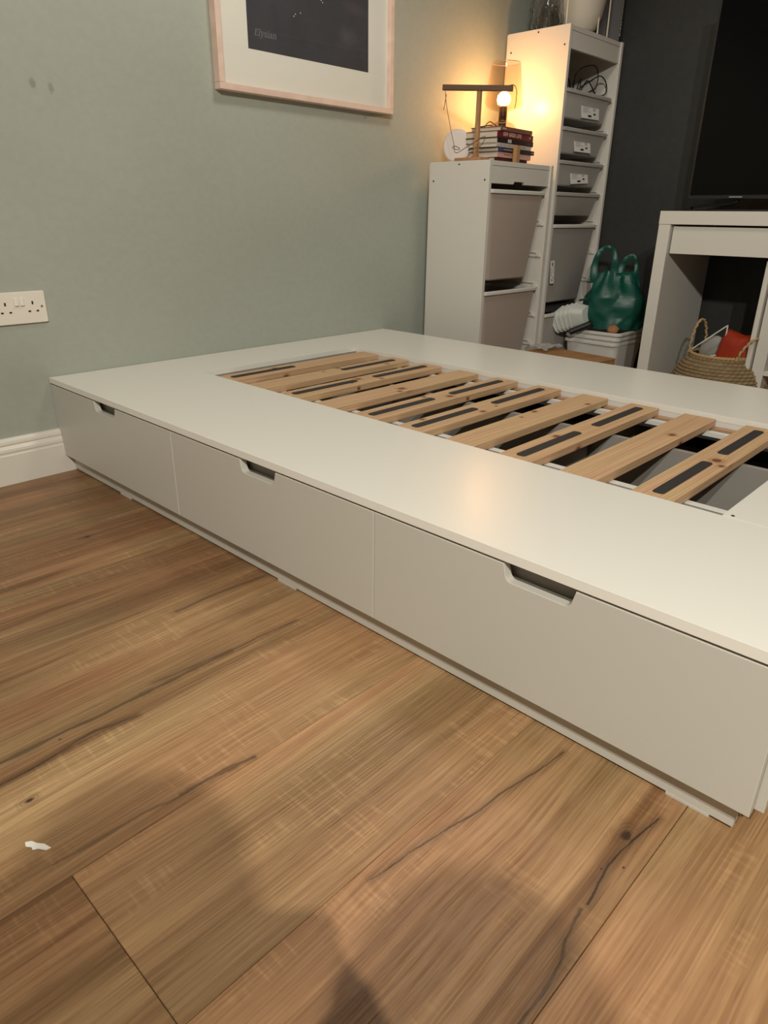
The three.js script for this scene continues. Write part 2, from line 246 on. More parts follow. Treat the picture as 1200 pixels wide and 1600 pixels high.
// ---------------------------------------------------------------- bed
const BH = 0.289, BL = 2.02, BW = 1.423, TT = 0.016;
{
  const O = { x0: 0.242, x1: 1.797, z0: -1.0225, z1: -0.371 };
  const bed = thing('storage_bed', 'large low white bed base with drawers and an open slatted middle', 'bed', [0, 0, 0]);
  const yb = BH - TT, e = 0.0002;
  part('top_board', bx(0.002, yb, O.z1 + e, BL, BH, 0, 0.0004), M.lacquer, bed);
  part('top_board', bx(0.002, yb, -BW, BL, BH, O.z0 - e, 0.0004), M.lacquer, bed);
  part('top_board', bx(0.002, yb, O.z0 + e, O.x0, BH, O.z1 - e, 0.0004), M.lacquer, bed);
  part('top_board', bx(O.x1, yb, O.z0 + e, BL, BH, O.z1 - e, 0.0004), M.lacquer, bed);
  part('screw_hole', new THREE.CylinderGeometry(0.003, 0.003, 0.0006, 14).translate(1.811, BH + 0.0003, -0.381), M.black, bed);
  // plinth, with foot plates
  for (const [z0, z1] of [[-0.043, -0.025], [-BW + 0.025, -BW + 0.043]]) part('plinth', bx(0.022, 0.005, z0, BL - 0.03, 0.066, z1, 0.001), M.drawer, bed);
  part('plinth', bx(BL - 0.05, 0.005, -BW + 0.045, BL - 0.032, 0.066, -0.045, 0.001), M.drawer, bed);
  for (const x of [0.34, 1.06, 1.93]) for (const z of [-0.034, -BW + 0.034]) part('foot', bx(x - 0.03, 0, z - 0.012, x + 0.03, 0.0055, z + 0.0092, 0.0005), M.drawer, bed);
  part('head_panel', bx(0.021, 0.067, -BW + 0.024, 0.037, yb - 0.001, -0.024, 0.001), M.inner, bed);
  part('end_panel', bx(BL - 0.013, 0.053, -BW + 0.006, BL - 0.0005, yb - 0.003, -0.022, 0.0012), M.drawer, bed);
  part('end_panel', bx(BL - 0.044, 0.067, -BW + 0.024, BL - 0.0295, yb - 0.001, -0.024, 0.001), M.inner, bed);
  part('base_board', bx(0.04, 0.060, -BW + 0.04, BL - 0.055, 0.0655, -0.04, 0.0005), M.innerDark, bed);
  for (const x of [0.673, 1.340]) {
    part('divider', bx(x - 0.008, 0.066, -0.76, x + 0.008, 0.235, -0.03, 0.001), M.inner, bed);
    part('divider', bx(x - 0.008, 0.066, -BW + 0.03, x + 0.008, 0.235, -0.785, 0.001), M.inner, bed);
  }
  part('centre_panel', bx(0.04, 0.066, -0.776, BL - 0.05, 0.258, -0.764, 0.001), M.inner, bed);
  // side rails that carry the slats
  part('slat_rail', bx(0.04, 0.238, -0.452, BL - 0.05, 0.2605, -0.355, 0.0006), M.steel, bed);
  part('rail_lip', bx(0.04, 0.249, -0.472, BL - 0.05, 0.2607, -0.4535, 0.0006), M.white, bed);
  part('rail_lip', bx(0.04, 0.249, -0.972, BL - 0.05, 0.2607, -0.955, 0.0006), M.white, bed);
  part('slat_batten', bx(0.04, 0.240, -1.019, BL - 0.05, 0.2605, -0.996, 0.0006), std(srgb(176, 142, 112), 0.6), bed);
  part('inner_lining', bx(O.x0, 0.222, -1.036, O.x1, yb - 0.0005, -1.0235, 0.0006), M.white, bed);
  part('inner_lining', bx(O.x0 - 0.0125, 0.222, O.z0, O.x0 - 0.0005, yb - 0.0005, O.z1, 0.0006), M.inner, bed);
  // drawers, three to a side
  const W = BL / 3, y0 = 0.053, y1 = BH - TT - 0.005;
  const front = (w) => {
    const c = w / 2, s = new THREE.Shape(), a = 0.060, b = 0.052, d = 0.0275, r = 0.008;
    s.moveTo(0, 0); s.lineTo(w, 0); s.lineTo(w, y1 - y0); s.lineTo(c + a, y1 - y0);
    s.lineTo(c + b + 0.003, y1 - y0 - d + r); s.quadraticCurveTo(c + b, y1 - y0 - d, c + b - r, y1 - y0 - d);
    s.lineTo(c - b + r, y1 - y0 - d); s.quadraticCurveTo(c - b, y1 - y0 - d, c - b - 0.003, y1 - y0 - d + r); s.lineTo(c - a, y1 - y0); s.lineTo(0, y1 - y0); s.closePath();
    return planarUV(extrude(s, 0.0165, 0.0012));
  };
  for (let side = 0; side < 2; side++) for (let i = 0; i < 3; i++) {
    const d = new THREE.Group(); d.name = 'drawer'; bed.add(d);
    const xa = i * W + (i ? 0.0009 : 0.002), xb = (i + 1) * W - (i < 2 ? 0.0009 : 0.012), w = xb - xa;
    if (!side) d.position.set(xa, y0, -0.0185); else { d.position.set(xb, y0, -BW + 0.0185); d.rotation.y = Math.PI; }
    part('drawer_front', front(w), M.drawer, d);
    const iw0 = 0.05, iw1 = w - 0.045, dp = -0.318, bh = 0.12;
    part('drawer_box', [bx(iw0, 0.02, dp, iw1, 0.03, -0.023, 0.0005), bx(iw0, 0.03, dp, iw0 + 0.011, bh, -0.023, 0.0005), bx(iw1 - 0.011, 0.03, dp, iw1, bh, -0.023, 0.0005), bx(iw0 + 0.011, 0.03, dp, iw1 - 0.011, bh, dp + 0.011, 0.0005)], M.innerDark, d);
    part('drawer_back_board', bx(iw0, 0.02, -0.020, iw1, 0.216, -0.010, 0.0005), M.inner, d);
  }
  // slats: pine, some with dark grip pads
  const tex = [pineTex(1, [[0.33, 0.05, 0.010], [0.36, 0.07, 0.006]]), pineTex(2, [[0.42, 0.022, 0.008]]), pineTex(3, [[0.30, 0.055, 0.009], [0.25, 0.03, 0.005], [0.36, 0.012, 0.006]]), pineTex(4, [[0.27, 0.012, 0.007], [0.34, 0.02, 0.004], [0.10, 0.07, 0.006]])];
  const wood = tex.map((m) => std(0xffffff, 0.55, { map: m }));
  const padMat = std(srgb(48, 45, 44), 0.7);
  const slatGeo = planarUV(new RoundedBoxGeometry(0.08, 0.0195, 0.636, 2, 0.0022));
  { const p = slatGeo.attributes.position, n = slatGeo.attributes.normal, uv = slatGeo.attributes.uv; for (let i = 0; i < p.count; i++) uv.setXY(i, (p.getZ(i) + 0.318) / 0.64, Math.abs(n.getY(i)) > 0.5 ? (p.getX(i) + 0.04) / 0.08 : p.getY(i) / 0.08 + 0.4); }
  const padGeo = extrude((() => { const s = new THREE.Shape(), w = 0.0115, l = 0.122, r = 0.009; s.moveTo(-w + r, -l); s.lineTo(w - r, -l); s.quadraticCurveTo(w, -l, w, -l + r); s.lineTo(w, l - r); s.quadraticCurveTo(w, l, w - r, l); s.lineTo(-w + r, l); s.quadraticCurveTo(-w, l, -w, l - r); s.lineTo(-w, -l + r); s.quadraticCurveTo(-w, -l, -w + r, -l); return s; })(), 0.0016, 0.0004).rotateX(-Math.PI / 2);
  [[0.293, 1], [0.441, 2], [0.589, 3], [0.739, 0], [0.888, 3], [1.037, 3], [1.185, 0], [1.330, 3], [1.477, 0], [1.627, 3]].forEach(([x, pads], i) => {
    const s = part('slat', slatGeo, wood[[1, 3, 2, 0, 2, 3, 3, 1, 1, 0][i]], bed, [x + 0.04, 0.2712, -0.693]);
    if (i % 3 === 2) s.rotation.y = Math.PI;
    for (const k of [1, -1]) if (pads & (k > 0 ? 1 : 2)) part('grip_pad', padGeo, padMat, s, [0.002, 0.0098, (i % 3 === 2 ? -1 : 1) * (k > 0 ? 0.160 : -0.160)]);
  });
}

// ---------------------------------------------------------------- shelving units and their bins
function shelfUnit(label, h, z1, w, marks) {
  const x0 = 0.052, x1 = 0.352, t = 0.018, u = thing('shelving_unit', label, 'shelf unit', [x0, 0, z1]), d = x1 - x0;
  for (const [a, b, s] of [[-t, 0, -1], [-w, -w + t, 1]]) {
    const p = part('side_panel', bx(0, 0, a, d, h, b, 0.0012), M.shelf, u);
    const rz = s < 0 ? a : b, g = [];
    for (let y = 0.06; y < h - 0.12; y += 0.1295) g.push(bx(0.02, y - 0.004, Math.min(rz, rz + s * 0.008), d - 0.012, y, Math.max(rz, rz + s * 0.008), 0.0008), bx(0.02, y + 0.013, Math.min(rz, rz + s * 0.008), d - 0.028, y + 0.017, Math.max(rz, rz + s * 0.008), 0.0008), bx(d - 0.034, y, Math.min(rz, rz + s * 0.011), d - 0.022, y + 0.013, Math.max(rz, rz + s * 0.011), 0.0015));
    for (const q of g) part('runner', q, M.shelf, p);
    if (s < 0) for (const [mx, my] of [[0.02, h - 0.07], [d / 2, h - 0.012], [d - 0.02, h - 0.07]]) part('screw_cap', new THREE.CylinderGeometry(0.0035, 0.0035, 0.0012, 12).rotateX(Math.PI / 2).translate(mx, my, 0.0006), M.dark, p);
  }
  part('top_panel', bx(0.001, h - t, -w + t + 0.0005, d - 0.006, h - 0.0005, -t - 0.0005, 0.001), M.shelf, u);
  const W = w - 2 * t - 0.001, hh = 0.062, c = W / 2;
  const s = marks ? poly([[0, 0], [c - 0.052, 0], [c - 0.044, 0.010], [c + 0.024, 0.010], [c + 0.032, 0], [W, 0], [W, hh], [0, hh]]) : poly([[0, 0], [W, 0], [W, hh], [0, hh]]);
  part('front_rail', extrude(s, 0.014, 0.001).rotateY(Math.PI / 2).translate(d - 0.021, h - t - 0.001 - hh, -t - 0.0005), M.shelf, u);
  part('back_panel', bx(-0.006, 0.02, -w + 0.002, -0.0005, h - 0.002, -0.002, 0.0005), M.shelf, u);
  part('bottom_panel', bx(0.004, 0.03, -w + t + 0.0005, d - 0.008, 0.048, -t - 0.0005, 0.001), M.shelf, u);
  return u;
}
const ZL = -1.639, ZT = -2.124, UW = 0.46;
shelfUnit('low white shelving unit carrying the lamp and books', 0.94, ZL, UW, true);
shelfUnit('tall white shelving unit in the corner beside the dark wall', 1.455, ZT, UW, false);
const labelTex = canvasTex(256, 220, (c, w, h) => {
  c.fillStyle = '#e9e7e2'; c.fillRect(0, 0, w, h); c.fillStyle = '#1a1a1a'; c.fillRect(100, 18, 56, 34); c.fillRect(176, 150, 30, 22); c.fillRect(98, 176, 48, 24);
  c.fillStyle = '#777'; for (let i = 0; i < 9; i++) c.fillRect(20 + (i % 2) * 8, 70 + i * 10, 60 + 13 * ((i * 7) % 5), 3);
  c.fillStyle = '#444'; for (let i = 0; i < 5; i++) c.fillRect(166, 66 + i * 13, 42 - 6 * (i % 3), 5); c.strokeStyle = '#999'; c.lineWidth = 3; c.strokeRect(190, 22, 40, 30);
});
const labelMat = std(0xffffff, 0.5, { map: labelTex });
const binSide = { z: 0, label: 0 };
function bin(label, zUnit, yRim, h, mat, opts = {}) {
  const zc = zUnit - UW / 2, wT = 0.398, dT = 0.265, taper = opts.taper ?? 0.035;      // wT along z, dT along x
  const b = thing('storage_bin', label, 'storage bin', [0.062 + 0.144, yRim - h, zc]);
  part('body', tray(dT, wT, dT - taper, wT - 2 * taper, h - 0.014, 0.022, 0.0025), mat, b);
  part('rim', rimRing(dT, wT, 0.026, h - 0.014, 0.014, 0.017, 0.004), opts.rim ?? mat, b);
  if (opts.sticker) {
    const [z, y, w, hh, rot] = opts.sticker, k = clamp((y) / (h - 0.014)), x = (dT - taper * (1 - k)) / 2 + 0.0012;
    const g = new RoundedBoxGeometry(w, hh, 0.0006, 1, 0.0002), p = g.attributes.position, uv = g.attributes.uv; for (let i = 0; i < p.count; i++) uv.setXY(i, p.getX(i) / w + 0.5, p.getY(i) / hh + 0.5);
    const m = part('label', g, labelMat, b, [x, y, z - zc]); m.rotation.set(0, Math.PI / 2, 0); m.rotateX(-Math.atan2(taper / 2, h)); m.rotateZ(rot); m.userData.label = 'white printed instruction sticker';
  }
  return b;
}
const G1 = 'bins in the shelving units', binGrey = phys(srgb(170, 165, 160), 0.45, { transmission: 0.2, thickness: 0 }), binTaupe = phys(srgb(200, 184, 172), 0.45, { transmission: 0.3, thickness: 0 });
bin('shallow translucent bin under the tangle of black cable', ZT, 1.238, 0.108, M.binClear, { sticker: [-2.383, 0.048, 0.158, 0.074, 0.02], taper: 0.02 });
bin('second shallow labelled bin from the top of the tall unit', ZT, 1.096, 0.100, M.binClear, { sticker: [-2.350, 0.046, 0.145, 0.070, 0.0], taper: 0.03 });
bin('third shallow bin from the top, its sticker peeling at one corner', ZT, 0.968, 0.100, M.binClear, { sticker: [-2.352, 0.046, 0.158, 0.068, 0.05], taper: 0.03 });
bin('fourth shallow bin down the tall unit, without a sticker', ZT, 0.842, 0.096, M.binClear, { taper: 0.03 });
const deep = bin('deep grey bin in the tall unit, below the shallow bins', ZT, 0.709, 0.345, binGrey, { rim: M.binWhite, taper: 0.045 });
bin('lowest bin of the tall unit, behind the white trays', ZT, 0.318, 0.262, M.binClear, { rim: M.binWhite, taper: 0.04 });
bin('deep frosted bin hanging at the top of the low unit', ZL, 0.839, 0.350, binTaupe, { rim: M.binWhite, taper: 0.05 });
bin('deep frosted bin at the foot of the low unit', ZL, 0.449, 0.390, binTaupe, { rim: M.binWhite, taper: 0.05 });
{ const m = part('label', new RoundedBoxGeometry(0.035, 0.10, 0.0006, 1, 0.0002), labelMat, deep, [0.1275, 0.14, 0.15]); m.rotation.y = Math.PI / 2; m.rotateX(-0.065); m.userData.label = 'narrow white sticker'; }
solo('folder', bx(0.09, 0.325, -2.46, 0.335, 0.352, -2.16, 0.003), M.black, 'black folder lying on the lowest bin of the tall unit', 'folder');
{ // black cable loops on the top bin
  const X = 0.30, y = 1.245;
  const p = [[X - 0.05, y, -2.17], [X, y + 0.035, -2.20], [X, y + 0.03, -2.24], [X - 0.02, y + 0.004, -2.29], [X - 0.04, y + 0.006, -2.34], [X, y + 0.07, -2.30], [X + 0.01, y + 0.105, -2.40], [X + 0.01, y + 0.09, -2.455], [X + 0.01, y + 0.03, -2.455], [X - 0.01, y + 0.004, -2.41], [X - 0.02, y + 0.012, -2.36], [X + 0.01, y + 0.055, -2.42], [X + 0.01, y + 0.075, -2.49], [X + 0.01, y + 0.05, -2.545], [X + 0.01, y + 0.010, -2.54], [X - 0.03, y + 0.004, -2.50], [X - 0.05, y + 0.004, -2.40], [X - 0.02, y + 0.055, -2.37], [X - 0.01, y + 0.004, -2.355], [X - 0.01, y + 0.05, -2.41], [X, y + 0.006, -2.47]];
  const c = thing('cable', 'tangle of thin black cable lying in the top bin', 'cable');
  part('cord', tube(p, 0.0028, 260, 6), M.black, c);
  part('plug', bx(0.25, 1.242, -2.19, 0.285, 1.268, -2.155, 0.004), M.black, c);
}

// ---------------------------------------------------------------- on top of the tall unit
{
  const y0 = 1.4555;
  const glass = phys(0xffffff, 0.04, { transmission: 1, thickness: 0.004, ior: 1.5 });
  const prof = [], N = 26; for (let i = 0; i <= N; i++) { const t = i / N; prof.push([0.052 + 0.024 * Math.sin(Math.PI * Math.min(1, t * 1.25)) - 0.012 * sstep(0.75, 1, t), y0 + 0.24 * t]); }
  const inner = prof.map(([r, y]) => [r - 0.007, Math.max(y, y0 + 0.012)]).reverse();
  const g = lathe([[0.001, y0], [0.05, y0], ...prof, ...inner, [0.001, y0 + 0.012]], 72), p = g.attributes.position;
  for (let i = 0; i < p.count; i++) { const a = Math.atan2(p.getZ(i), p.getX(i)), y = p.getY(i), r = Math.hypot(p.getX(i), p.getZ(i)); if (r > 0.04 && y > y0 + 0.01) { const k = 1 + 0.09 * (noise(a * 5 + 20, y * 60, 3) - 0.5) + 0.07 * (noise(a * 9 + 40, y * 110, 4) - 0.5); p.setX(i, p.getX(i) * k); p.setZ(i, p.getZ(i) * k); } }
  g.computeVertexNormals(); g.translate(0.135, 0, -2.285);
  solo('glass_vase', g, glass, 'clear rippled glass vase on top of the tall unit', 'vase');
  const pot = thing('plant_stand', 'cream rounded pot held in a stand of thin rods', 'pot', [0.245, y0, -2.375]);
  part('pot', lathe([[0.001, 0.012], [0.045, 0.012], [0.065, 0.025], [0.088, 0.07], [0.099, 0.13], [0.101, 0.2], [0.096, 0.3], [0.09, 0.3], [0.094, 0.2], [0.092, 0.13], [0.06, 0.035], [0.001, 0.03]], 48), std(srgb(214, 204, 188), 0.6), pot);
  for (const [x, z] of [[0.075, 0.235], [0.082, -0.008], [0.082, -0.092]]) part('rod', rod([x, 0, z], [x, 0.36, z], 0.0035), std(srgb(212, 200, 178), 0.45), pot);
  part('hoop', new THREE.TorusGeometry(0.104, 0.003, 8, 48).rotateX(Math.PI / 2).translate(0, 0.24, 0), std(srgb(212, 200, 178), 0.45), pot);
  for (const [x, z] of [[0.075, 0.235], [0.082, -0.008], [0.082, -0.092]]) part('spoke', rod([x, 0.24, z], [x * 0.9, 0.24, clamp(z, -0.07, 0.075)], 0.0025), std(srgb(212, 200, 178), 0.45), pot);
  const bxT = thing('dark_box', 'tall dark brown box with a beaded silver edge against the dark wall', 'box', [0.285, y0, -2.535], 0.55);
  part('case', new RoundedBoxGeometry(0.115, 0.34, 0.05, 2, 0.003).translate(0, 0.17, 0), std(srgb(44, 33, 28), 0.5), bxT);
  const beads = []; for (let i = 0; i < 40; i++) beads.push(new THREE.SphereGeometry(0.0032, 8, 6).translate(0.0575, 0.02 + i * 0.008, 0.025));
  const bm = part('beading', beads, std(srgb(200, 192, 180), 0.25, { metalness: 0.8 }), bxT); bm.userData.label = 'row of small silver beads'; bm.userData.kind = 'stuff';
}

// ---------------------------------------------------------------- on top of the low unit: books, lamp, wooden game, disc
const TY = 0.9405;
{
  // books, spine towards the room, lowest first; each [thickness, spine length, depth, shift along, shift out, cover, spine drawing]
  const page = dataTex(64, 64, (x, y, o) => { const v = 214 + 26 * (hash(0, y, 5) - 0.5); o[0] = v; o[1] = v - 10; o[2] = v - 28; });
  const pageMat = std(0xffffff, 0.8, { map: page });
  const rows = [
    ['dark red paperback at the bottom of the book stack', 0.0165, 0.232, 0.165, 0.006, -0.004, [86, 34, 30], (c, w, h) => { c.fillStyle = '#d8b8a8'; c.font = '22px sans-serif'; c.fillText('', 0, 0); c.fillStyle = '#2a1a18'; c.fillRect(w * 0.72, h * 0.2, w * 0.25, h * 0.6); }],
    ['pale pink book, second from the bottom of the stack', 0.0205, 0.238, 0.175, -0.004, 0.002, [206, 160, 146], (c, w, h) => { c.fillStyle = '#5a2a2c'; c.font = 'italic bold 40px serif'; c.fillText('Women, Tales', w * 0.16, h * 0.66); c.fillStyle = '#9c7068'; c.font = '26px serif'; c.fillText('of the sea', w * 0.6, h * 0.62); }],
    ['black book with a blue end, third from the bottom', 0.0165, 0.258, 0.178, -0.002, 0.006, [38, 34, 36], (c, w, h) => { c.fillStyle = '#3c4a86'; c.fillRect(0, 0, w * 0.1, h); c.fillStyle = '#b8aaa6'; c.font = 'bold 36px sans-serif'; c.fillText('HAPPINESS', w * 0.12, h * 0.7); c.fillStyle = '#cbbfb8'; c.beginPath(); c.arc(w * 0.95, h * 0.5, 12, 0, 7); c.fill(); }],
    ['pale grey book in the middle of the stack', 0.0155, 0.248, 0.17, 0.010, 0.004, [196, 184, 176], (c, w, h) => { c.fillStyle = '#6a5a58'; c.font = '34px sans-serif'; c.fillText('THE WAY HOME', w * 0.08, h * 0.68); c.fillStyle = '#222'; c.font = 'bold 28px sans-serif'; c.fillText('LONDON', w * 0.68, h * 0.66); }],
    ['black book with a white emblem under the red book', 0.0195, 0.256, 0.19, 0.002, 0.002, [34, 28, 28], (c, w, h) => { c.fillStyle = '#e4dcd4'; c.fillRect(w * 0.27, h * 0.16, w * 0.1, h * 0.68); c.fillStyle = '#222'; c.font = 'bold 40px sans-serif'; c.fillText('4.2', w * 0.285, h * 0.72); c.fillStyle = '#8a7c78'; c.font = '26px sans-serif'; c.fillText('a story', w * 0.84, h * 0.64); }],
    ['dark red book titled OFF GRID LIFE', 0.0245, 0.255, 0.19, 0.002, 0.000, [112, 36, 40], (c, w, h) => { c.fillStyle = '#e9c9b8'; c.font = 'bold 58px sans-serif'; c.fillText('OFF GRID LIFE', w * 0.14, h * 0.72); c.font = 'bold 30px sans-serif'; c.fillText('CD', w * 0.88, h * 0.6); }],
    ['brown book on top of the stack, under the lamp', 0.0165, 0.225, 0.18, -0.012, 0.004, [128, 88, 72], (c, w, h) => { c.fillStyle = '#e6cfc0'; c.font = 'bold 30px sans-serif'; c.fillText('NOMA', w * 0.04, h * 0.66); c.fillStyle = '#5a3a30'; c.font = '26px sans-serif'; c.fillText('WALKS OF THE NORTH', w * 0.4, h * 0.66); }],
  ];
  let y = TY; const zTop = -1.735, turn = 0.05;
  for (const [label, t0, len0, dep0, sl, so, col, draw] of rows) {
    const t = t0 * 0.95, len = len0 * 1.07, dep = dep0 * 0.80;
    const b = thing('book', label, 'book', [0.308 + so, y, zTop - 0.004 + sl], turn, 'books stacked under the lamp');
    const cov = std(srgb(...col), 0.45), ct = 0.0016;
    part('cover', [bx(-dep, 0, -len, 0, ct, 0, 0.0005), bx(-dep, t - ct, -len, 0, t, 0, 0.0005), bx(-ct * 1.5, ct * 0.8, -len, 0.0004, t - ct * 0.8, 0, 0.0005)], cov, b);
    part('pages', bx(-dep + 0.003, ct, -len + 0.004, -ct * 1.6, t - ct, -0.004, 0.0004), pageMat, b);
    const tx = canvasTex(768, 64, (c, w, h) => { c.fillStyle = `rgb(${col.join(',')})`; c.fillRect(0, 0, w, h); draw(c, w, h); });
    const g = new THREE.PlaneGeometry(len - 0.003, t - 0.002).rotateY(Math.PI / 2).translate(0.0007, t / 2, -len / 2);
    part('spine_print', g, std(0xffffff, 0.45, { map: tx }), b);
    y += t + 0.0003;
  }
  const BT = y;
  // lamp: smoky glass shade, neck and foot, dark lampholder, lit bulb
  const L = thing('table_lamp', 'lit glass table lamp standing on the book stack', 'lamp', [LAMP_AT.x, BT, LAMP_AT.z]);
  const smoke = phys(srgb(238, 224, 212), 0.03, { transmission: 1, thickness: 0, ior: 1.35 });
  const s0 = LAMP_AT.y - BT - 0.036;                         // underside of the shade above the books
  part('glass_foot', lathe([[0.001, 0.001], [0.045, 0.001], [0.056, 0.004], [0.060, 0.016], [0.055, 0.030], [0.040, 0.038], [0.027, 0.042], [0.0215, 0.05], [0.0215, s0]], 48), smoke, L);
  part('shade', lathe([[0.0215, s0], [0.03, s0 + 0.003], [0.055, s0 + 0.009], [0.072, s0 + 0.018], [0.0785, s0 + 0.03], [0.0775, s0 + 0.05], [0.071, s0 + 0.10], [0.064, s0 + 0.15], [0.060, s0 + 0.170], [0.0575, s0 + 0.176]], 64), smoke, L);
  part('shade_lip', new THREE.TorusGeometry(0.0575, 0.0013, 8, 64).rotateX(Math.PI / 2).translate(0, s0 + 0.176, 0), phys(srgb(150, 120, 100), 0.2, {}), L);
  part('lampholder', lathe([[0.001, 0.018], [0.012, 0.018], [0.0165, 0.024], [0.0165, s0 + 0.018], [0.014, s0 + 0.022], [0.001, s0 + 0.022]], 32), std(srgb(66, 44, 36), 0.45), L);
  const bl = LAMP_AT.y - BT;
  part('bulb', lathe([[0.001, s0 + 0.023], [0.011, s0 + 0.023], [0.013, s0 + 0.033], [0.024, bl - 0.008], [0.029, bl + 0.008], [0.026, bl + 0.024], [0.015, bl + 0.036], [0.001, bl + 0.040]], 32), std(0xffffff, 0.4, { emissive: new THREE.Color().setRGB(1, 0.72, 0.3), emissiveIntensity: 9 }), L);
  const pl = new THREE.PointLight(LAMP_COLOR, LAMP_POWER, 0, 2); pl.position.set(0, bl + 0.004, 0); pl.castShadow = true; pl.shadow.radius = 1; pl.name = 'bulb_glow'; L.add(pl);
  part('flex', tube([[-0.012, 0.024, 0.02], [-0.03, 0.04, 0.05], [-0.03, 0.01, 0.085], [0.02, 0.004, 0.10], [0.06, 0.012, 0.16], [0.03, 0.004, 0.20]], 0.0022, 60, 6), M.dark, L);

  // wooden ring-toss stand: post, cross beam, base, cord with a ring
  const W = pineTex(7, []); const wd = std(srgb(222, 204, 184), 0.6, { map: W }), wdk = std(srgb(110, 92, 78), 0.6, { map: W });
  const G = thing('wooden_game_stand', 'wooden T shaped stand with a string hanging from its crossbeam', 'game', [0.250, TY, -1.682]);
  part('base', bx(-0.085, 0, -0.030, 0.045, 0.012, 0.030, 0.002), wd, G);
  part('post', bx(-0.008, 0.012, -0.008, 0.008, 0.240, 0.008, 0.0015), wd, G);
  const be = new RoundedBoxGeometry(0.27, 0.019, 0.02, 2, 0.002); const beam = part('crossbeam', be, wdk, G, [-0.006, 0.2495, 0.006]); beam.rotation.y = 0.52; beam.rotation.z = -0.035;
  const bd = V(Math.cos(0.52), 0, -Math.sin(0.52)), at = (s, dy = 0, q = 0) => [-0.006 + bd.x * s + q * 0.5, 0.2495 + dy, 0.006 + bd.z * s + q * 0.85];
  const cord = std(srgb(70, 56, 46), 0.8);
  part('string', [tube([at(-0.122, 0.012), at(-0.122, -0.012, 0.012), at(-0.115, -0.06, 0.01), at(-0.095, -0.14, 0.01), at(-0.08, -0.192, 0.012), at(-0.07, -0.222, 0.02), at(-0.03, -0.205, 0.03), at(0.02, -0.18, 0.05), at(0.045, -0.168, 0.05), at(0.03, -0.2, 0.05), at(-0.02, -0.215, 0.04)], 0.0012, 120, 6), tube([at(-0.118, -0.02, 0.012), at(-0.122, -0.05, 0.012), at(-0.126, -0.072, 0.012)], 0.0012, 16, 6)], cord, G);
  part('ring', new THREE.TorusGeometry(0.014, 0.0013, 8, 28).rotateX(1.2).translate(...at(-0.07, -0.205, 0.018)), cord, G);
  part('hook', tube([at(0.122, 0.006), at(0.138, 0.006), at(0.148, -0.012), at(0.149, -0.05), at(0.146, -0.07)], 0.0014, 30, 6), M.dark, G);
  // round pale disc standing on edge
  const D = thing('round_disc', 'pale round disc standing on edge beside the wooden stand', 'ornament', [0.112, TY + 0.062, -1.735], 0.35);
  part('face', lathe([[0.001, 0.012], [0.05, 0.012], [0.058, 0.0095], [0.062, 0.004], [0.062, -0.006], [0.057, -0.012], [0.001, -0.012]], 56).rotateX(Math.PI / 2), std(srgb(222, 210, 202), 0.6), D);
  const wb = solo('wooden_block', new RoundedBoxGeometry(0.018, 0.062, 0.026, 2, 0.002).translate(0.329, TY + 0.031, -1.845), wd, 'small upright wooden block in front of the book spines', 'block');
}

